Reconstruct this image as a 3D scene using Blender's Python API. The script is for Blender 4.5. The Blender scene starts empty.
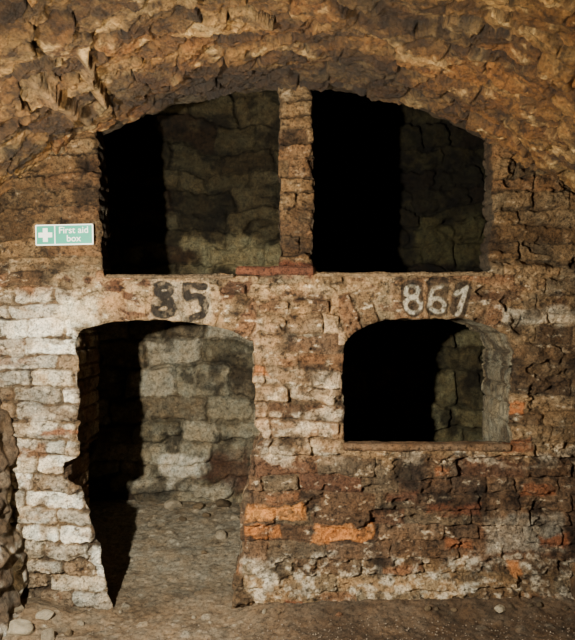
import bpy, math, random
import numpy as np
from mathutils import Vector, noise as mnoise
random.seed(4)
CH=1.43; S=0.005; D=3.3
def PX(px): return (px-287.5)*S
def PZ(py): return CH+(320-py)*S
def lin(c):
    c=np.array(c,dtype=float)/255.
    return np.where(c<=0.04045,c/12.92,((c+0.055)/1.055)**2.4)
def sm(a,b,x):
    t=np.clip((x-a)/(b-a),0,1); return t*t*(3-2*t)
# ---------- numpy noise ----------
def hsh(i,j,k,s):
    h=(i.astype(np.int64)*374761393+j.astype(np.int64)*668265263+k.astype(np.int64)*2147483647+s*974634777)&0xffffffff
    h=((h^(h>>13))*1274126177)&0xffffffff
    h=((h^(h>>15))*2246822519)&0xffffffff
    h=h^(h>>16)
    return (h&0xffffff)/float(0xffffff)
def vn(x,y,z=None,s=0):
    x=np.asarray(x,float); y=np.asarray(y,float)
    xi=np.floor(x);yi=np.floor(y);fx=x-xi;fy=y-yi
    fx=fx*fx*(3-2*fx);fy=fy*fy*(3-2*fy)
    if z is None:
        o=np.zeros_like(xi)
        a=hsh(xi,yi,o,s);b=hsh(xi+1,yi,o,s);c=hsh(xi,yi+1,o,s);d=hsh(xi+1,yi+1,o,s)
        return ((a*(1-fx)+b*fx)*(1-fy)+(c*(1-fx)+d*fx)*fy)*2-1
    z=np.asarray(z,float)+np.zeros_like(x); zi=np.floor(z);fz=z-zi;fz=fz*fz*(3-2*fz)
    r=0
    for dz,w in((0,1-fz),(1,fz)):
        a=hsh(xi,yi,zi+dz,s);b=hsh(xi+1,yi,zi+dz,s);c=hsh(xi,yi+1,zi+dz,s);d=hsh(xi+1,yi+1,zi+dz,s)
        r=r+w*((a*(1-fx)+b*fx)*(1-fy)+(c*(1-fx)+d*fx)*fy)
    return r*2-1
def fbm(x,y,z=None,s=0,o=4,g=0.5):
    r=0;a=1;t=0
    for k in range(o):
        f=2.03**k
        r=r+a*vn(x*f+k*7.3,y*f+k*3.1,None if z is None else z*f,s+k*13); t+=a; a*=g
    return r/t*1.5
def bricks(u,v,seed,hmin,hmax,lmin,lmax,v0=-1.,v1=4.,u0=-3.,u1=5.,wob=0.012,rad=.018):
    rng=np.random.default_rng(seed)
    v=v+fbm(u*1.3,v*1.3,s=seed+5,o=2)*wob
    ed=[v0]
    while ed[-1]<v1: ed.append(ed[-1]+rng.uniform(hmin,hmax))
    ed=np.array(ed)
    row=np.clip(np.searchsorted(ed,v)-1,0,len(ed)-2)
    e0=ed[row];e1=ed[row+1]
    dv=np.minimum(v-e0,e1-v); lv=(v-(e0+e1)/2)
    R=rng.random((len(ed),140,6))
    du=np.zeros_like(u);lu=np.zeros_like(u);rr=np.zeros(u.shape+(6,))
    for r in np.unique(row):
        m=row==r
        c=[u0-rng.random()*lmax]
        while c[-1]<u1: c.append(c[-1]+rng.uniform(lmin,lmax))
        c=np.array(c); uu=u[m]+vn(u[m]*0+r*3.1,v[m]*20,s=seed)*0.006
        k=np.clip(np.searchsorted(c,uu)-1,0,len(c)-2)
        du[m]=np.minimum(uu-c[k],c[k+1]-uu); lu[m]=uu-(c[k]+c[k+1])/2
        rr[m]=R[r,np.clip(k,0,139)]
    d=rad-np.hypot(np.maximum(rad-du,0),np.maximum(rad-dv,0))
    return d,lu,lv,rr
def voro(u,v,seed,jit=0.9):
    ui=np.floor(u);vi=np.floor(v)
    f1=np.full(u.shape,9.);f2=np.full(u.shape,9.);id1=np.zeros(u.shape);cu=np.zeros(u.shape);cv=np.zeros(u.shape)
    for a in(-1,0,1):
        for b in(-1,0,1):
            ci=ui+a;cj=vi+b;o=np.zeros_like(ci)
            x=ci+0.5+jit*(hsh(ci,cj,o,seed)-.5);y=cj+0.5+jit*(hsh(ci,cj,o,seed+1)-.5)
            d=np.maximum(np.abs(u-x),np.abs(v-y))*.6+np.hypot(u-x,v-y)*.4; m=d<f1
            f2=np.where(m,f1,np.minimum(f2,d))
            id1=np.where(m,ci*131+cj*17,id1);cu=np.where(m,u-x,cu);cv=np.where(m,v-y,cv)
            f1=np.where(m,d,f1)
    o=np.zeros_like(id1)
    r=np.stack([hsh(id1,o,o,seed+20+k) for k in range(5)],-1)
    return f1,f2,cu,cv,r
def mixc(c,col,m):
    col=np.asarray(col); m=np.clip(m,0,1)[...,None]
    return c*(1-m)+col*m
def palette(r,cols):
    cols=np.array([lin(c) for c in cols]); i=np.clip((r*len(cols)).astype(int),0,len(cols)-1)
    return cols[i]
def grade(C,con=1.3,sat=1.2,piv=.15,gain=1.):
    L=(C*np.array([.25,.6,.15])).sum(-1,keepdims=True)+1e-4
    C=L+(C-L)*sat
    return np.clip(C*(L/piv)**(con-1)*gain,.002,.85)
# ---------- materials ----------
def rockmat(name,rough=0.9,fine=140,bump=0.5,spec=0.25,dist=0.006,var=.5):
    m=bpy.data.materials.new(name);m.use_nodes=True;nt=m.node_tree;n=nt.nodes;l=nt.links
    b=n['Principled BSDF'];b.inputs['Roughness'].default_value=rough
    b.inputs['Specular IOR Level'].default_value=spec
    at=n.new('ShaderNodeAttribute');at.attribute_name='Col'
    tc=n.new('ShaderNodeTexCoord')
    def nz(sc,det,ro,a,c,lo=.3,hi=.7):
        x=n.new('ShaderNodeTexNoise');x.inputs['Scale'].default_value=sc;x.inputs['Detail'].default_value=det;x.inputs['Roughness'].default_value=ro
        l.new(tc.outputs['Object'],x.inputs['Vector'])
        mr=n.new('ShaderNodeMapRange');mr.inputs['From Min'].default_value=lo;mr.inputs['From Max'].default_value=hi
        mr.inputs['To Min'].default_value=a;mr.inputs['To Max'].default_value=c
        l.new(x.outputs['Fac'],mr.inputs['Value']);return x,mr
    n1,mr1=nz(fine,6,.7,.6,1.4)
    n2,mr=nz(26,9,.75,1-var,1+var)
    n3,mr3=nz(55,9,.8,.30,1.1,.37,.50)   # dark pits
    mm=n.new('ShaderNodeMath');mm.operation='MULTIPLY';l.new(mr.outputs[0],mm.inputs[0]);l.new(mr1.outputs[0],mm.inputs[1])
    m2=n.new('ShaderNodeMath');m2.operation='MULTIPLY';l.new(mm.outputs[0],m2.inputs[0]);l.new(mr3.outputs[0],m2.inputs[1])
    vm=n.new('ShaderNodeVectorMath');vm.operation='SCALE';l.new(at.outputs['Color'],vm.inputs[0]);l.new(m2.outputs[0],vm.inputs['Scale'])
    nh,mh=nz(9,6,.7,0,1,.38,.62)
    tint=n.new('ShaderNodeMix');tint.data_type='RGBA';tint.inputs[6].default_value=(1.10,.99,.80,1);tint.inputs[7].default_value=(.95,1.01,.98,1)
    l.new(mh.outputs[0],tint.inputs[0])
    v2=n.new('ShaderNodeVectorMath');v2.operation='MULTIPLY';l.new(vm.outputs[0],v2.inputs[0]);l.new(tint.outputs[2],v2.inputs[1])
    l.new(v2.outputs[0],b.inputs['Base Color'])
    ad=n.new('ShaderNodeMath');ad.operation='ADD';l.new(n1.outputs['Fac'],ad.inputs[0]);l.new(n2.outputs['Fac'],ad.inputs[1])
    ad2=n.new('ShaderNodeMath');ad2.operation='ADD';l.new(ad.outputs[0],ad2.inputs[0]);l.new(n3.outputs['Fac'],ad2.inputs[1])
    bp=n.new('ShaderNodeBump');bp.inputs['Strength'].default_value=bump;bp.inputs['Distance'].default_value=dist
    l.new(ad2.outputs[0],bp.inputs['Height']);l.new(bp.outputs[0],b.inputs['Normal'])
    return m
def plainmat(name,rgb,rough=.6,var=0.15,scale=30,bump=0.1):
    m=bpy.data.materials.new(name);m.use_nodes=True;nt=m.node_tree;n=nt.nodes;l=nt.links
    b=n['Principled BSDF'];b.inputs['Roughness'].default_value=rough
    c=lin(rgb)
    tc=n.new('ShaderNodeTexCoord');nz=n.new('ShaderNodeTexNoise');nz.inputs['Scale'].default_value=scale;nz.inputs['Detail'].default_value=6
    l.new(tc.outputs['Object'],nz.inputs['Vector'])
    cr=n.new('ShaderNodeValToRGB');cr.color_ramp.elements[0].position=.3;cr.color_ramp.elements[1].position=.7
    cr.color_ramp.elements[0].color=(*(c*(1-var)),1);cr.color_ramp.elements[1].color=(*np.clip(c*(1+var),0,1),1)
    l.new(nz.outputs['Fac'],cr.inputs['Fac']);l.new(cr.outputs[0],b.inputs['Base Color'])
    bp=n.new('ShaderNodeBump');bp.inputs['Strength'].default_value=bump;bp.inputs['Distance'].default_value=.003
    l.new(nz.outputs['Fac'],bp.inputs['Height']);l.new(bp.outputs[0],b.inputs['Normal'])
    return m
M_wall=rockmat('brick_masonry',bump=1.,dist=.009,fine=110);M_ceil=rockmat('vault_rubble',rough=.58,spec=.5,bump=1.,dist=.010,var=.5,fine=90)
M_floor=rockmat('dirt_floor',rough=.95,bump=.8,fine=150,dist=.006,var=.35);M_in=rockmat('chamber_stone',rough=.85,bump=.9,dist=.01,var=.6)
def mkmesh(name,V,F,C,mat,smooth=True):
    me=bpy.data.meshes.new(name);V=np.asarray(V,np.float32);F=np.asarray(F,np.int32)
    me.vertices.add(len(V));me.vertices.foreach_set('co',V.ravel())
    me.loops.add(F.size);me.loops.foreach_set('vertex_index',F.ravel())
    me.polygons.add(len(F));me.polygons.foreach_set('loop_start',np.arange(len(F),dtype=np.int32)*4)
    me.polygons.foreach_set('loop_total',np.full(len(F),4,np.int32))
    me.polygons.foreach_set('use_smooth',np.full(len(F),smooth))
    a=me.color_attributes.new('Col','FLOAT_COLOR','POINT')
    cc=np.ones((len(V),4),np.float32);cc[:,:3]=np.clip(C,0.001,.95);a.data.foreach_set('color',cc.ravel())
    me.update(calc_edges=True);me.validate()
    me.materials.append(mat)
    ob=bpy.data.objects.new(name,me);bpy.context.collection.objects.link(ob);return ob
def struct(ob,label):
    ob['kind']='structure';ob['label']=label;ob['category']=ob.name.split('_')[0]
def gridfaces(nu,nv,flip=False):
    i,j=np.meshgrid(np.arange(nu-1),np.arange(nv-1),indexing='ij')
    a=i*nv+j;b=(i+1)*nv+j;c=(i+1)*nv+j+1;d=i*nv+j+1
    F=np.stack([a,b,c,d] if not flip else [a,d,c,b],-1).reshape(-1,4)
    return F
# ---------- vault profile ----------
R0=2.077;ZC=CH+1.16-R0
def vaultz(x): return ZC+np.sqrt(np.maximum(R0**2-np.asarray(x)**2,0.01))
# ---------- openings ----------
def poly(pts): return np.array([(PX(a),PZ(b)) for a,b in pts])
door=poly([(76,339),(84,331),(97,326),(130,321),(165,319),(200,323),(235,332),(251,342),(255,370),(254,400),(256,425),(263,438),(256,450),(247,480),(243,520),(238,560),(233,595),(230,640),(230,680),(120,680),(114,612),(106,588),(100,560),(93,532),(88,510),(80,488),(63,479),(64,462),(80,456),(80,420),(78,380)])
niche=poly([(344,342),(356,331),(372,324),(400,319),(430,317),(465,319),(492,327),(508,336),(513,350),(510,400),(512,442),(345,447),(343,400)])
def vpts(a,b,off):
    out=[]
    for p in np.linspace(a,b,9):
        x=PX(p);out.append((x,float(vaultz(x))-off))
    return out
ul=np.array([(PX(104),PZ(276)),(PX(98),PZ(200))]+vpts(97,279,-.045)+[(PX(279),PZ(200)),(PX(281),PZ(274))])
ur=np.array([(PX(315),PZ(273)),(PX(313),PZ(200))]+vpts(312,494,-.05)+[(PX(493),PZ(200)),(PX(490),PZ(272))])
HOLES=[door,niche,ul,ur];THK=[.42,.5,.16,.16]
def inpoly(x,z,P):
    c=np.zeros(x.shape,bool);n=len(P)
    for i in range(n):
        x1,z1=P[i];x2,z2=P[(i+1)%n]
        if z1==z2: continue
        m=((z1>z)!=(z2>z))&(x<(x2-x1)*(z-z1)/(z2-z1)+x1);c^=m
    return c
def segd(x,z,a,b):
    dx,dz=b[0]-a[0],b[1]-a[1];L=dx*dx+dz*dz+1e-12
    t=np.clip(((x-a[0])*dx+(z-a[1])*dz)/L,0,1)
    return np.hypot(x-a[0]-t*dx,z-a[1]-t*dz)
def sdf(x,z,P):
    d=np.full(x.shape,9.)
    for i in range(len(P)): d=np.minimum(d,segd(x,z,P[i],P[(i+1)%len(P)]))
    return np.where(inpoly(x,z,P),-d,d)
# ---------- back wall ----------
st=.004
xs=np.arange(-1.56,1.5601,st);zs=np.arange(-.06,2.7,st)
X,Z=np.meshgrid(xs,zs,indexing='ij')
PXg=X/S+287.5;PYg=320-(Z-CH)/S
d,lu,lv,rr=bricks(X+fbm(X*13,Z*13,s=2,o=3)*.010,Z+fbm(X*11,Z*13,s=4,o=3)*.010,11,.068,.1,.15,.36,wob=.03)
WX=X+fbm(X*9,Z*9,s=3,o=4)*.010+(rr[...,0]-.5)*.020*sm(0,.01,d)
WZ=Z+fbm(X*9,Z*9,s=33,o=4)*.010
SD=[sdf(WX,WZ,P) for P in HOLES];SDm=np.minimum.reduce(SD)
n_lo=fbm(X*2.2,Z*2.2,s=41,o=3);n_mid=fbm(X*9,Z*9,s=42,o=4);n_hi=fbm(X*38,Z*38,s=43,o=3);n_m2=fbm(X*14,Z*22,s=47,o=4)
n_f=fbm(X*22,Z*30,s=48,o=4,g=.65)
def rect(x0,y0,x1,y1,soft=4,w=5):
    a=PXg+n_mid*w;b=PYg+n_m2*w
    dd=np.minimum(np.minimum(a-x0,x1-a),np.minimum(b-y0,y1-b))
    return sm(-soft,soft,dd)
def arch(cx,topy,Rpx,band,spr):
    ax=PXg-cx;ay=(topy+Rpx)-PYg;r=np.hypot(ax,ay)
    th=np.arctan2(ax,ay)
    return r-Rpx,th*Rpx, (r-Rpx>-6)&(r-Rpx<band)&(PYg<spr)
archm=np.zeros(X.shape)
for cx,ty,Rp,band,spr,w in((165,319,150,42,345,92),(430,317,175,40,345,92)):
    r_,t_,m=arch(cx,ty,Rp,band,spr);m&=np.abs(PXg-cx)<w
    k=np.floor(t_/17+n_mid*.12);fr=t_/17+n_mid*.12-k
    dd=np.minimum(np.minimum(fr,1-fr)*17,np.minimum(r_+6,band-r_))*S
    d=np.where(m,np.minimum(dd,.018),d)
    o=np.zeros_like(k)
    for c in range(6): rr[...,c]=np.where(m,hsh(k,o,o,77+c+int(cx)),rr[...,c])
    lu=np.where(m,0,lu);lv=np.where(m,0,lv);archm=np.maximum(archm,m*1.)
lpz=sm(105,75,PXg)*sm(280,292,PYg)
pl=np.clip(sm(.0,.6,n_lo+n_mid*.5)*.6*(1-.6*lpz)+archm*.45,0,1)
edge=sm(-.003,.008,d+n_hi*.004+n_mid*.006-.002)
A=.024*(1-.72*pl)
H=edge*A*(.4+.85*rr[...,1])+(rr[...,2]-.5)*.11*lu*edge*(1-.5*pl)+(rr[...,3]-.5)*.25*lv*edge+n_mid*.012+n_hi*.004+n_lo*.012+n_m2*.006+n_f*.007
H-=.024*sm(.35,.6,fbm(X*7,Z*10,s=49,o=4))
miss=(rr[...,4]>.94)&(archm<.5)
H=np.where(miss,H-.02*edge,H)
H+= .03*sm(545,600,PYg)*(PXg>225)
H-= .02*sm(268,262,PYg)
H+= .03*rect(490,264,600,275,2,4)
H-= .05*np.exp(-np.maximum(SDm,0)/.014)*(.4+.6*rr[...,5])*.45
H*= 1-sm(-6,6,np.minimum(np.minimum(PXg-32,100-PXg),np.minimum(PYg-219,251-PYg)))*.75
# colours
col=palette(rr[...,0],[(130,105,77),(144,118,88),(112,89,66),(152,126,95),(128,94,68),(122,107,86),(100,79,59)])
mort=lin((124,105,81))
col=mixc(col,mort,(1-edge)*.45+pl*.3)
dirt=lin((44,33,25))  # dark brown for random patches and for deep relief
up=sm(276,262,PYg)
col=mixc(col,lin((110,84,54)),up*.55)
lp=rect(-40,290,78,620,8,8)*(PXg<125)
wh=palette(rr[...,2],[(196,191,179),(164,158,147),(174,164,147),(140,131,118),(200,196,186),(134,116,96),(158,150,137)])
lp2=np.maximum(lp,rect(60,490,118,620,8,6))
col=mixc(col,wh,lp2*sm(.1,.6,edge)*(.95-.6*sm(.1,.6,n_m2)))
col=mixc(col,lin((100,84,66)),lp2*(1-edge)*.65)
ab=np.maximum(rect(60,278,262,322,6,6),rect(235,280,575,318,6,6)*.7)
col=mixc(col,lin((158,130,97)),ab*(.4+.5*n_mid)); col=mixc(col,lin((84,52,38)),ab*sm(.1,.5,n_m2)*.8)
col=mixc(col,lin((200,192,172)),rect(62,300,100,330,5,8)*.7)
cp=rect(250,325,346,460,6,8)
col=mixc(col,palette(rr[...,3],[(164,136,108),(148,121,93),(122,93,67),(180,155,128),(108,80,59)]),cp*edge*.8)
col=mixc(col,lin((196,177,152)),rect(252,380,342,446,8,12)*sm(-.2,.4,n_m2)*edge*.7)
lb=rect(240,455,600,560,8,8)
col=mixc(col,palette(rr[...,4],[(98,74,57),(82,63,50),(114,88,68),(104,89,72),(104,71,54)]),lb*.85)
ef=rect(250,556,600,604,8,14)
col=mixc(col,lin((186,177,161)),ef*sm(-.2,.5,n_f+.3*n_mid)*.75)
col=mixc(col,lin((186,174,154)),rect(258,446,575,470,5,8)*sm(.0,.5,n_m2)*.6)
col=mixc(col,lin((196,187,168)),rect(500,308,575,324,3,4)*.55)
col=mixc(col,lin((138,130,118)),rect(484,514,562,552,3,4)*.8)
col=mixc(col,lin((202,187,163)),sm(.35,.85,fbm(X*20,Z*40,s=91,o=5,g=.65))*(.6)*(1-up*.6))
col=mixc(col,dirt,sm(.15,.8,fbm(X*5,Z*6,s=92,o=5,g=.6))*.7*(1-lp2*.6))
col=mixc(col,dirt,sm(.25,.85,fbm(X*24,Z*34,s=96,o=5,g=.7))*.75)
col=mixc(col,dirt,sm(.0,-.9,H/.03)*.45)  # deeper relief coloured darker
col=mixc(col,lin((52,39,29)),sm(505,590,PXg+n_mid*14)*.45*(PYg>278))  # lamp falloff toward the right edge put into the colour
OR=[(248,505,302,520,(192,128,68)),(246,525,280,538,(182,114,60)),(313,524,372,539,(192,124,66)),(255,364,268,378,(172,110,62)),
(428,502,482,514,(114,70,50)),(520,484,552,496,(136,84,56)),(508,400,525,416,(174,104,56)),(500,438,530,450,(130,80,52)),(440,538,470,550,(146,92,60)),
(268,494,300,502,(138,94,64)),(540,534,566,545,(134,80,52)),(508,560,520,572,(172,112,66)),(388,490,420,500,(104,68,50)),
(45,430,80,437,(132,86,60)),(18,446,44,456,(126,92,66)),(280,355,330,366,(126,90,62)),(380,564,420,572,(142,102,74)),(284,598,300,606,(136,74,48)),(240,262,315,276,(106,60,42)),(436,465,448,474,(154,100,66))]
for x0,y0,x1,y1,c in OR:
    m=rect(x0,y0,x1,y1,2,5);col=mixc(col,lin(c),m*.85*(1-.6*sm(.0,.6,n_f)));H+=m*.004
col=grade(col,1.38,1.0,.17,.92)
def stroke(pts,w,wob=1.6):
    dd=np.full(X.shape,99.)
    a=PXg+n_mid*wob+n_hi*.7;b=PYg+n_m2*wob
    for i in range(len(pts)-1): dd=np.minimum(dd,segd(a,b,pts[i],pts[i+1]))
    return sm(w+.8,w-.8,dd)
def ring(cx,cy,rx,ry,n=18): return [(cx+rx*math.cos(6.2832*i/n),cy+ry*math.sin(6.2832*i/n)) for i in range(n+1)]
wear=sm(.6,.0,fbm(X*34,Z*34,s=95,o=4))
dk=np.maximum.reduce([stroke([(412,290),(414,306)],11),stroke([(438,286),(437,306)],11),stroke([(463,290),(458,308)],9)])
col=mixc(col,lin((36,31,27)),dk*.75)
wt=np.maximum.reduce([stroke(ring(412,291,6,5.5),2),stroke(ring(413.5,305,7.5,7.5),2.2),
 stroke(ring(437,305,7,6.5),2.2),stroke([(430,303),(431,294),(434,288),(442,286)],2.1),
 stroke([(456,294),(466,287),(462,300),(457,313)],2.4)])
col=mixc(col,lin((184,178,164)),wt*(.2+.7*wear))
bk=np.maximum.reduce([stroke(ring(163,291,7.5,6),4.2,2.5),stroke(ring(163,308,9,7.5),4.4,2.5),stroke([(204,285),(187,285),(186,298),(197,297),(204,304),(201,315),(186,318)],4,3)])
col=mixc(col,lin((170,158,138)),rect(150,280,208,322,3,8)*.4)
col=mixc(col,lin((20,18,18)),bk*(.6+.35*wear))
H=np.where((wt+bk+dk)>.2,H*.6,H)
Xc=(X[:-1,:-1]+X[1:,1:])/2;Zc=(Z[:-1,:-1]+Z[1:,1:])/2
def cellavg(a): return (a[:-1,:-1]+a[1:,:-1]+a[1:,1:]+a[:-1,1:])/4
hole=np.zeros(Xc.shape,int)
for k in range(4): hole[(cellavg(SD[k])<0)]=k+1
above=Zc>vaultz(Xc)+.10
keep=(hole==0)&~above
nu,nv=X.shape
idx=np.arange(nu*nv).reshape(nu,nv)
fa=np.stack([idx[:-1,:-1],idx[1:,:-1],idx[1:,1:],idx[:-1,1:]],-1)
F=fa[keep]
be=[]
def addb(k1,k2,h1,h2,va,vb):
    m=k1&~k2&(h2>0);be.append(np.stack([va[m],vb[m],h2[m]],-1))
    m=k2&~k1&(h1>0);be.append(np.stack([vb[m],va[m],h1[m]],-1))
addb(keep[:-1],keep[1:],hole[:-1],hole[1:],idx[1:-1,:-1],idx[1:-1,1:])
addb(keep[:,:-1],keep[:,1:],hole[:,:-1],hole[:,1:],idx[1:,1:-1],idx[:-1,1:-1])
BE=np.concatenate(be)
Xv=X.ravel().copy();Zv=Z.ravel().copy()
bv=np.unique(BE[:,:2])
for it in range(5):
    ax=np.zeros(nu*nv);az=np.zeros(nu*nv);ct=np.zeros(nu*nv)
    for a,b in((0,1),(1,0)):
        np.add.at(ax,BE[:,a],Xv[BE[:,b]]);np.add.at(az,BE[:,a],Zv[BE[:,b]]);np.add.at(ct,BE[:,a],1)
    Xv[bv]=.5*Xv[bv]+.5*ax[bv]/ct[bv];Zv[bv]=.5*Zv[bv]+.5*az[bv]/ct[bv]
V=np.stack([Xv,-H.ravel(),Zv],-1);C=col.reshape(-1,3)
gx,gz=np.gradient(SDm,st)
Vl=[V];Cl=[C];Fl=[F];off=len(V)
for h in range(4):
    E=BE[BE[:,2]==h+1];hv=np.unique(E[:,:2]);mp=-np.ones(nu*nv,int);mp[hv]=np.arange(len(hv))
    nL=int(THK[h]/.011)
    ys=np.linspace(0,THK[h],nL+1)[1:]
    bx=Xv[hv];bz=Zv[hv];by=-H.ravel()[hv];nx=gx.ravel()[hv];nz=gz.ravel()[hv];ln=np.hypot(nx,nz)+1e-6;nx/=ln;nz/=ln
    bc=C[hv]
    prev=hv
    for y in ys:
        dd,_,_,r2=bricks(np.full(bx.shape,y)+.0*bx,bz,51+h,.075,.1,.12,.25)
        vert=np.abs(nx)>.6
        hh=np.where(vert,sm(0,.012,dd)*.014,.008)+fbm(bx*10,bz*10,y*10,s=61,o=3)*.012+fbm(bx*40,bz*40,y*40,s=62,o=2)*.003
        w=min(1,y/.04)
        vx=bx-nx*(hh-.012)*w; vz=bz-nz*(hh-.012)*w; vy=by*(1-w)+y*(1)
        if h==0:
            lm=(bx<-.75)
            tgt=np.minimum(vx,np.where(bz<PZ(452),-1.135,-1.075)+hh)
            vx=np.where(lm,vx+(tgt-vx)*min(1,y/.07),vx)
        if h==1:
            vz=vz-np.where((bz<PZ(436)),.16*y,0)
        cc=palette(r2[:,0],[(120,100,80),(140,124,104),(104,84,66),(150,138,120)])
        if h==1: cc=mixc(cc,lin((108,106,92)),np.full(bx.shape,.7))
        if h>=2: cc=mixc(cc,lin((38,32,25)),np.full(bx.shape,.85))  # upper reveals coloured near black to carry their shade
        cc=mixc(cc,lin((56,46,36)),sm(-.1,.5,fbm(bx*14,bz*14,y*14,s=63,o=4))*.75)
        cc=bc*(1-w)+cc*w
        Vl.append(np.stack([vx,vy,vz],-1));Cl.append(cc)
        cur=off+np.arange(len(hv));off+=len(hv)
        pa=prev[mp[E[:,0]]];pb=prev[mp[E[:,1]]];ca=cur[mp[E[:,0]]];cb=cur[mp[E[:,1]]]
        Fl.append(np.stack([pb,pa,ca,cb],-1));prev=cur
V=np.concatenate(Vl);C=np.concatenate(Cl);F=np.concatenate(Fl)
used=np.zeros(len(V),bool);used[F.ravel()]=True;rm=np.cumsum(used)-1
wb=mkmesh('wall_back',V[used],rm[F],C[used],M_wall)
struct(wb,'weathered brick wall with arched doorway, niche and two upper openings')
# ---------- ceiling vault ----------
half=math.asin(1.52/(R0+.05))
ths=np.linspace(-half,half,680)
ysv=np.concatenate([np.arange(-4.2,-1.4,.03),np.arange(-1.4,.041,.0045)])
T,Y=np.meshgrid(ths,ysv,indexing='ij');U=T*R0
wu=U+fbm(U*4,Y*4,s=101,o=4)*.05;wv=Y+fbm(U*4,Y*4,s=102,o=4)*.05
f1,f2,cu,cv,r=voro(wu/.18+wv*1.2,wv/.115,7,.8)
g1,g2,cu2,cv2,r2=voro(wu/.09+5,wv/.05,9,.85)
ed=sm(.0,.09,f2-f1);ed2=sm(.0,.14,g2-g1)
nm=fbm(U*7,Y*7,s=103,o=5,g=.6);nh=fbm(U*30,Y*30,s=104,o=4,g=.65);nl=fbm(U*1.8,Y*1.8,s=105,o=3)
Hc=ed*(.008+.036*r[...,1])+ (r[...,2]-.5)*cu*.07*ed+(r[...,3]-.5)*cv*.09*ed+ed2*.009*r2[...,1]+(r2[...,2]-.5)*cu2*.012+nm*.018+nh*.008+nl*.025
cc=palette(r[...,0],[(124,94,58),(106,79,48),(138,108,68),(94,71,46),(130,90,50),(150,124,86),(82,61,41),(160,128,84)])
cc=mixc(cc,palette(r2[...,0],[(148,118,76),(104,75,44),(128,92,54),(84,62,41)]),.4*ed2)
cc=mixc(cc,lin((136,92,46)),sm(.0,.6,nl)*.4)
cc=mixc(cc,lin((204,174,126)),sm(.25,.85,fbm(U*9,Y*12,s=106,o=6,g=.68))*.7)
cc=mixc(cc,lin((44,32,22)),sm(-.05,.6,fbm(U*3,Y*3.5,s=107,o=6,g=.62))*.72)
cc=mixc(cc,lin((46,34,24)),sm(.1,.7,fbm(U*24,Y*24,s=109,o=4,g=.6))*.6)
cc=mixc(cc,lin((36,26,18)),(1-ed)*.65)
cc=mixc(cc,lin((32,25,19)),sm(-.48,-.08,Y)*sm(1.25,.45,np.abs(U))*.7)  # dim light on the crown by the back wall put into the colour
for a,b,w in(((-1.02,-.72),(-.98,-.18),.03),((-.80,-.75),(-.86,-.25),.018)):
    dr=segd(U+nm*.02,Y,a,b);m=sm(w*1.6,0,dr);Hc+=m*.05;cc=mixc(cc,lin((140,116,86)),m*.6)
cc=grade(cc,1.3,1.08,.13,.80)
rad=R0+.052-Hc
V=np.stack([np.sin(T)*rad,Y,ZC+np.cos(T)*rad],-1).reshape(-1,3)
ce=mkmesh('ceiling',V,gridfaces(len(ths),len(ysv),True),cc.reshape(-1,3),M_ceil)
struct(ce,'rough rubble stone barrel vault in ochre and brown')
# ---------- floor ----------
def floorz(x,y):
    x=np.asarray(x,float);y=np.asarray(y,float)
    return (fbm(x*1.5,y*1.5,s=201,o=3)*.018+fbm(x*9,y*9,s=202,o=4)*.008+.13*sm(.3,1.4,y)
      +.05*np.exp(-((y+.05)/.12)**2)*sm(-.25,-.1,x)+.07*np.exp(-((y+.1)/.2)**2)*sm(-1.0,-1.25,x))
fx=np.arange(-1.62,1.63,.008);fy=np.concatenate([np.arange(-4.2,-.9,.04),np.arange(-.9,1.62,.007)])
Xf,Yf=np.meshgrid(fx,fy,indexing='ij')
f1,f2,_,_,r=voro(Xf/.03+fbm(Xf*9,Yf*9,s=203)*.4,Yf/.03,19)
hp=sm(.5,.1,f1)*(r[...,1]>.80)*r[...,2]
g1,g2,_,_,q=voro(Xf/.07,Yf/.07,29);hq=sm(.42,.2,g1)*(q[...,1]>.95)
Zf=floorz(Xf,Yf)+hp*.006+hq*.009+fbm(Xf*40,Yf*40,s=204,o=4,g=.7)*.006
cf=np.zeros(Xf.shape+(3,))+lin((122,107,90))
cf=mixc(cf,lin((92,79,64)),sm(-.2,.5,fbm(Xf*4,Yf*4,s=205)))
cf=mixc(cf,lin((126,119,106)),sm(-.1,.5,Yf)*.8)
cf=mixc(cf,palette(r[...,3],[(172,162,145),(90,76,60),(120,106,90)]),np.clip(hp,0,1)*.7)
cf=mixc(cf,lin((160,152,137)),hq*.5)
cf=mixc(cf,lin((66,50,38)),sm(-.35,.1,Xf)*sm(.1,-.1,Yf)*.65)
cf=mixc(cf,lin((50,41,32)),sm(.2,.7,fbm(Xf*14,Yf*14,s=207,o=5,g=.6))*.5)
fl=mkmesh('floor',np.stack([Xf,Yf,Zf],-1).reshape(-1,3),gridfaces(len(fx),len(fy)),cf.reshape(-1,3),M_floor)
struct(fl,'uneven packed dirt floor strewn with grit')
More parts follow.
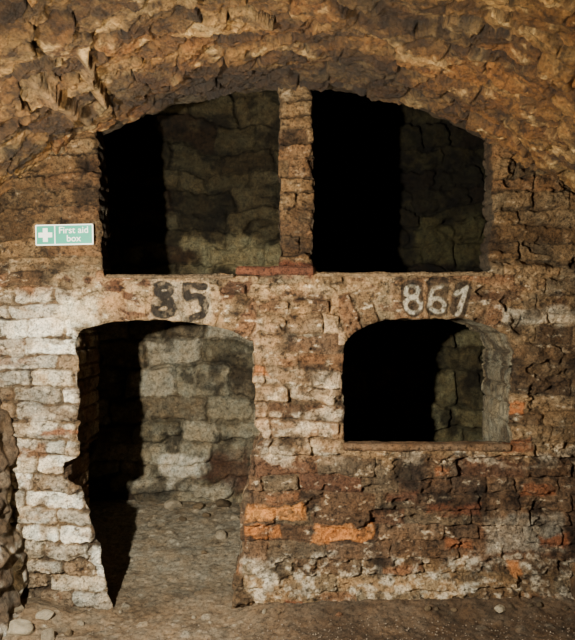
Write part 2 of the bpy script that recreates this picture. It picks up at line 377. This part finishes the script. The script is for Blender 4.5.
# ---------- generic stone walls ----------
def stonewall(name,origin,uax,nax,u0,u1,z0,z1,step,seed,hm,lm,cols,label,extra=None,amp=.03,offf=None,warp=.0):
    us=np.arange(u0,u1+step,step);zz=np.arange(z0,z1+step,step)
    U,W=np.meshgrid(us,zz,indexing='ij')
    d,lu,lv,r=bricks(U+fbm(U*5,W*5,s=seed+8,o=4)*warp,W+fbm(U*5,W*5,s=seed+9,o=4)*warp,seed,*hm,*lm,wob=.05,rad=.03)
    a=fbm(U*8,W*8,s=seed,o=4);b=fbm(U*30,W*30,s=seed+1,o=3)
    e=sm(-.004,.016,d+b*.006+a*.01-.003)
    H=e*amp*(.4+.8*r[...,1])+(r[...,2]-.5)*.1*lu*e+(r[...,3]-.5)*.15*lv*e+a*.018+b*.005
    if offf is not None: H=H+offf(U,W)
    c=palette(r[...,0],cols);c=mixc(c,lin((76,69,55)),(1-e)*.55)
    c=mixc(c,lin((44,38,30)),sm(.0,.6,fbm(U*6,W*7,s=seed+3,o=5,g=.6))*.7)
    c=mixc(c,lin((154,147,128)),sm(.2,.8,fbm(U*9,W*11,s=seed+4,o=5,g=.6))*.45)
    if extra: c=extra(c,U,W,a)
    o=np.array(origin);ua=np.array(uax);na=np.array(nax)
    V=o+U[...,None]*ua+W[...,None]*np.array([0,0,1.])+H[...,None]*na
    fl=np.dot(np.cross(ua,[0,0,1]),na)<0
    ob=mkmesh(name,V.reshape(-1,3),gridfaces(len(us),len(zz),fl),c.reshape(-1,3),M_in);struct(ob,label);return ob
def exb(c,U,W,a):
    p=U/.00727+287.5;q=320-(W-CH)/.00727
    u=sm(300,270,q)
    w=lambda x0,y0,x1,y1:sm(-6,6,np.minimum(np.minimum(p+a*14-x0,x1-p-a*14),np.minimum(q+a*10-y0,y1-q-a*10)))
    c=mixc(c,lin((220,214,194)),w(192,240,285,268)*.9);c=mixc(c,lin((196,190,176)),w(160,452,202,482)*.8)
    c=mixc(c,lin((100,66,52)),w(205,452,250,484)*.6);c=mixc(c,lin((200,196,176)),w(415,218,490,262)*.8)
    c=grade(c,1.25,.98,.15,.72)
    c=mixc(c,c*np.array([.19,.175,.125]),u);c=mixc(c,c*np.array([.36,.365,.27]),sm(330,350,p))  # low light on upper and right parts put into the mossy colour
    return c
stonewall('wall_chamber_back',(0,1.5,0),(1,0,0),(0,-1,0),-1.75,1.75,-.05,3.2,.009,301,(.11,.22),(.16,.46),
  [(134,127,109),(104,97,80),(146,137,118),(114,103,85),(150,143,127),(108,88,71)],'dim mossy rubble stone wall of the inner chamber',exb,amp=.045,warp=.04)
dk=[(92,80,62),(78,68,52),(104,92,72)]
stonewall('wall_chamber_left',(-1.7,0,0),(0,1,0),(1,0,0),.02,1.55,-.05,3.2,.02,302,(.14,.2),(.2,.4),dk,'dark stone side wall of the inner chamber')
stonewall('wall_chamber_right',(1.7,0,0),(0,1,0),(-1,0,0),.02,1.55,-.05,3.2,.02,303,(.14,.2),(.2,.4),dk,'dark stone side wall of the inner chamber')
def bulge(U,W):
    return .03+.09*sm(1.28,.6,W)*(1+.5*fbm(U*5,W*4,s=401,o=3))+.05*sm(.4,-.1,W)+fbm(U*4,W*4,s=402,o=3)*.03*sm(1.4,.8,W)
def exl(c,U,W,a):
    c=mixc(c,lin((96,86,76)),sm(1.3,1.0,W)*.7)
    return mixc(c,lin((220,214,204)),sm(.0,.5,fbm(U*9,W*9,s=405,o=4))*.85*sm(1.3,1.0,W))
stonewall('wall_left',(-1.5,0,0),(0,1,0),(1,0,0),-4.2,.03,-.05,2.1,.012,304,(.1,.17),(.16,.4),[(110,84,58),(124,100,72),(96,74,54)],'bulging rubble stone side wall with flaking limewash',exl,offf=bulge,warp=.05)
stonewall('wall_right',(1.5,0,0),(0,1,0),(-1,0,0),-4.2,.03,-.05,2.1,.012,305,(.1,.17),(.16,.4),[(100,76,54),(112,88,62),(86,66,48)],'rough stone side wall',
  offf=lambda U,W:.03+.06*sm(.4,0,W),warp=.05)
stonewall('wall_front',(0,-4.2,0),(1,0,0),(0,1,0),-1.62,1.62,-.05,2.7,.04,306,(.1,.17),(.16,.4),[(100,76,54),(112,88,62),(86,66,48)],'stone end wall closing the vault')
def boxmesh(name,lo,hi,n,mat,colr,amp,seed,bev=.012):
    import bmesh
    bm=bmesh.new();bmesh.ops.create_cube(bm,size=1)
    lo=Vector(lo);hi=Vector(hi);c=(lo+hi)/2;s=hi-lo
    for v in bm.verts: v.co=Vector((v.co.x*s.x,v.co.y*s.y,v.co.z*s.z))
    bmesh.ops.bevel(bm,geom=bm.edges[:],offset=bev,segments=2,affect='EDGES')
    for ax in range(3):
        L=s[ax];k=int(L/n)
        for i in range(1,k):
            co=Vector((0,0,0));co[ax]=-L/2+L*i/k;no=Vector((0,0,0));no[ax]=1
            bmesh.ops.bisect_plane(bm,geom=bm.verts[:]+bm.edges[:]+bm.faces[:],plane_co=co,plane_no=no)
    for v in bm.verts:
        p=(v.co+c)*9+Vector((seed,0,0))
        v.co+=mnoise.noise_vector(p)*amp+mnoise.noise_vector(p*4)*amp*.4
    for f in bm.faces: f.smooth=True
    me=bpy.data.meshes.new(name);bm.to_mesh(me);bm.free()
    a=me.color_attributes.new('Col','FLOAT_COLOR','POINT')
    for i,v in enumerate(me.vertices):
        k=1+.45*mnoise.noise((v.co+c)*14);cl=lin(colr)*k;a.data[i].color=(*cl,1)
    me.materials.append(mat);ob=bpy.data.objects.new(name,me);ob.location=c;bpy.context.collection.objects.link(ob);return ob
pt=boxmesh('wall_partition',(-.02,.1,-.03),(.10,1.53,3.15),.05,M_in,(84,74,56),.015,3);struct(pt,'rough stone partition running back behind the pier')
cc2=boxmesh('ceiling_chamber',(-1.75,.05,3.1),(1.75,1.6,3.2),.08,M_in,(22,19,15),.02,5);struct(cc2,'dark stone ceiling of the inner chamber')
# ---------- ledges ----------
def thing(ob,label,cat,grp=None):
    ob['label']=label;ob['category']=cat
    if grp: ob['group']=grp
o=boxmesh('ledge_slab',(PX(236),-.04,PZ(275)),(PX(314),.13,PZ(267)),.012,M_wall,(96,60,44),.007,11,.006);thing(o,'worn red tile slab on the ledge below the pier','ledge')
o=boxmesh('ledge_slab',(PX(316),-.03,PZ(276.5)),(PX(492),.16,PZ(272.8)),.012,M_wall,(126,106,82),.007,12,.005);thing(o,'thin grey-brown stone slab lining the upper opening','ledge')
o=boxmesh('ledge_slab',(PX(106),-.025,PZ(278.5)),(PX(234),.16,PZ(274.8)),.012,M_wall,(94,79,62),.007,13,.005);thing(o,'thin dark stone slab lining the upper opening','ledge')
o=boxmesh('window_sill',(PX(342),-.03,PZ(450.5)),(PX(510),.07,PZ(443.5)),.012,M_wall,(118,93,71),.008,15,.005);thing(o,'worn brown sill board in the arched niche','sill')
# ---------- sign ----------
M_g=plainmat('sign_green',(40,146,120),.35,.06,20,.02);M_w=plainmat('sign_white',(236,242,232),.4,.05,20,.02)
def addm(name,verts,faces,mat,parent,loc=(0,0,0)):
    me=bpy.data.meshes.new(name);me.from_pydata(verts,[],faces);me.materials.append(mat);me.update()
    ob=bpy.data.objects.new(name,me);bpy.context.collection.objects.link(ob);ob.parent=parent;ob.location=loc;return ob
def prism(pts,y0,y1):
    n=len(pts);v=[(x,y0,z) for x,z in pts]+[(x,y1,z) for x,z in pts]
    f=[tuple(range(n)),tuple(reversed(range(n,2*n)))]+[((i+1)%n,i,n+i,n+(i+1)%n) for i in range(n)];return v,f
def rr_(x0,z0,x1,z1,r=.006):
    p=[]
    for cx,cz,a0 in((x1-r,z0+r,-90),(x1-r,z1-r,0),(x0+r,z1-r,90),(x0+r,z0+r,180)):
        for k in range(5):
            a=math.radians(a0+k*22.5);p.append((cx+r*math.cos(a),cz+r*math.sin(a)))
    return p
sg=bpy.data.objects.new('first_aid_sign',None);bpy.context.collection.objects.link(sg)
sg.location=(PX(66.5),-.028,PZ(235.5));sg.rotation_euler=(0,math.radians(-1.2),0)
thing(sg,'green and white rectangular first aid box sign on brick','sign')
v,f=prism(rr_(-.143,-.051,.143,.051),-.004,.012);addm('board',v,f,M_w,sg)
v,f=prism(rr_(-.137,-.045,-.050,.045,.003),-.0052,-.003);addm('symbol_panel',v,f,M_g,sg)
v,f=prism(rr_(-.044,-.045,.137,.045,.003),-.0052,-.003);addm('text_panel',v,f,M_g,sg)
w=.012;L=.034;cx=-.0935
v,f=prism([(cx-w,-L),(cx+w,-L),(cx+w,-w),(cx+L,-w),(cx+L,w),(cx+w,w),(cx+w,L),(cx-w,L),(cx-w,w),(cx-L,w),(cx-L,-w),(cx-w,-w)],-.0065,-.005);addm('cross',v,f,M_w,sg)
for s,zz in(("First aid",.007),("box",-.034)):
    cu_=bpy.data.curves.new('t','FONT');cu_.body=s;cu_.size=.046;cu_.align_x='CENTER';cu_.extrude=.0006;cu_.offset=.0004
    to=bpy.data.objects.new('t',cu_);bpy.context.collection.objects.link(to);bpy.context.view_layer.update()
    me=bpy.data.meshes.new_from_object(to.evaluated_get(bpy.context.evaluated_depsgraph_get()));bpy.data.objects.remove(to)
    me.materials.clear();me.materials.append(M_w)
    ob=bpy.data.objects.new('lettering',me);bpy.context.collection.objects.link(ob);ob.parent=sg;ob.location=(.0465,-.0062,zz);ob.rotation_euler=(math.pi/2,0,0)
# ---------- stones ----------
import bmesh
def rock(seed,colr,sub=3):
    rg=random.Random(seed);bm=bmesh.new();bmesh.ops.create_icosphere(bm,subdivisions=sub,radius=1)
    pls=[(Vector((rg.gauss(0,1),rg.gauss(0,1),rg.gauss(0,1))).normalized(),rg.uniform(.55,.85)) for _ in range(11)]
    for v in bm.verts:
        for n,dd in pls:
            k=v.co.dot(n)
            if k>dd: v.co-=n*(k-dd)*.92
        v.co+=mnoise.noise_vector(v.co*2.5+Vector((seed,0,0)))*.09
    me=bpy.data.meshes.new('stone');bm.to_mesh(me);bm.free()
    a=me.color_attributes.new('Col','FLOAT_COLOR','POINT')
    for i,v in enumerate(me.vertices):
        k=1+.4*mnoise.noise(v.co*3+Vector((seed,1,0)));a.data[i].color=(*(lin(colr)*k),1)
    me.materials.append(M_floor);return me
kinds=[((146,136,120),'pale grey'),((110,95,76),'brown'),((174,164,146),'limewashed'),((88,76,61),'dark brown'),((122,90,68),'reddish')]
RK=[(rock(i+1,k[0]),k[1]) for i,k in enumerate(kinds)]
rg=random.Random(9);placed=[]
def put(x,y,s,k,where):
    for (a,b,c) in placed:
        if math.hypot(a-x,b-y)<(c+s)*1.15: return
    placed.append((x,y,s))
    me,nm_=RK[k];ob=bpy.data.objects.new('stone',me);bpy.context.collection.objects.link(ob)
    sz=s*rg.uniform(.5,.75)
    ob.scale=(s*rg.uniform(.9,1.15),s*rg.uniform(.75,1),sz);ob.rotation_euler=(rg.uniform(-.15,.15),rg.uniform(-.15,.15),rg.uniform(0,6.28))
    ob.location=(x,y,float(floorz(x,y))+sz*.4)
    thing(ob,f'{nm_} rubble stone on dirt {where}','stone','loose rubble stones')
for x,y,s,k in((-1.22,-.3,.065,2),(-1.08,-.33,.045,0),(-1.30,-.17,.05,0),(-1.0,-.28,.025,1),(-1.15,-.17,.045,2),(-.98,-.17,.025,0),(-1.34,-.34,.05,1)): put(x,y,s,k,'beside the side wall')
for x,y,s,k in((-.42,.85,.045,0),(-.5,.65,.022,1),(-.62,1.3,.05,1),(-.8,1.32,.06,0),(-.45,1.33,.06,3),(-.3,1.3,.05,1),(-.7,1.1,.03,3),(-.55,1.15,.03,1),(-.35,1.12,.03,0)): put(x,y,s,k,'in the inner chamber')
for i in range(16):
    put(rg.uniform(-.2,1.4),-rg.uniform(.1,.16),rg.uniform(.010,.025),rg.choice((1,3,4,0,3)),'under the brick wall')
for x,s in((-.14,.025),(1.02,.035),(1.3,.04),(1.18,.025)): put(x,-.13,s,2 if s>.03 else 4,'under the brick wall')
for i in range(8):
    put(rg.uniform(-.85,-.25),rg.uniform(-.3,1.1),rg.uniform(.008,.014),rg.choice((1,0,3)),'in the doorway')
bm=bmesh.new()
base=[Vector(p) for p in((1,0,-.3),(-.4,.9,-.3),(-.5,-.8,-.3),(.1,.1,.8),(.3,-.6,.4))]
fcs=[(0,1,3),(1,2,3),(2,4,3),(4,0,3),(0,4,2),(0,2,1)]
for i in range(800):
    x=rg.uniform(-.92,1.3);y=rg.uniform(-.5,-.18)
    s=rg.uniform(.0015,.006);a=rg.uniform(0,6.28);z=float(floorz(x,y))+s*.4
    vs=[bm.verts.new((x+s*(p.x*math.cos(a)-p.y*math.sin(a)),y+s*(p.x*math.sin(a)+p.y*math.cos(a)),z+s*p.z)) for p in base]
    for t in fcs: bm.faces.new([vs[k] for k in t])
bmesh.ops.recalc_face_normals(bm,faces=bm.faces)
me=bpy.data.meshes.new('grit');bm.to_mesh(me);bm.free()
me.materials.append(plainmat('grit_stone',(116,103,87),.95,.4,60,.3))
ob=bpy.data.objects.new('grit',me);bpy.context.collection.objects.link(ob);ob['kind']='stuff';thing(ob,'fine stone grit scattered over the dirt floor','grit')
# ---------- lights ----------
def spot(name,loc,tgt,e,colr,size,blend,rad):
    l=bpy.data.lights.new(name,'SPOT');l.energy=e;l.color=colr;l.spot_size=math.radians(size);l.spot_blend=blend;l.shadow_soft_size=rad
    o=bpy.data.objects.new(name,l);bpy.context.collection.objects.link(o);o.location=loc
    o.rotation_euler=(Vector(tgt)-Vector(loc)).to_track_quat('-Z','Y').to_euler();return o
spot('work_lamp',(-1.04,-2.4,1.49),(-.15,0,.95),900,(1,.925,.79),120,1,.025)
spot('uplighter',(-.9,-1.95,.18),(-.4,-.85,2.6),440,(1,.84,.60),90,1,.03)  # unseen spot added to brighten the vault from below
w=bpy.data.worlds.new('World');bpy.context.scene.world=w;w.use_nodes=True;w.node_tree.nodes['Background'].inputs[0].default_value=(.002,.0018,.0015,1)
# ---------- camera ----------
cam=bpy.data.cameras.new('Camera');co=bpy.data.objects.new('Camera',cam);bpy.context.collection.objects.link(co)
co.location=(0,-D,CH);co.rotation_euler=(math.pi/2,0,0);cam.sensor_fit='HORIZONTAL';cam.sensor_width=36;cam.lens=36*D/2.875;cam.clip_start=.05
bpy.context.scene.camera=co
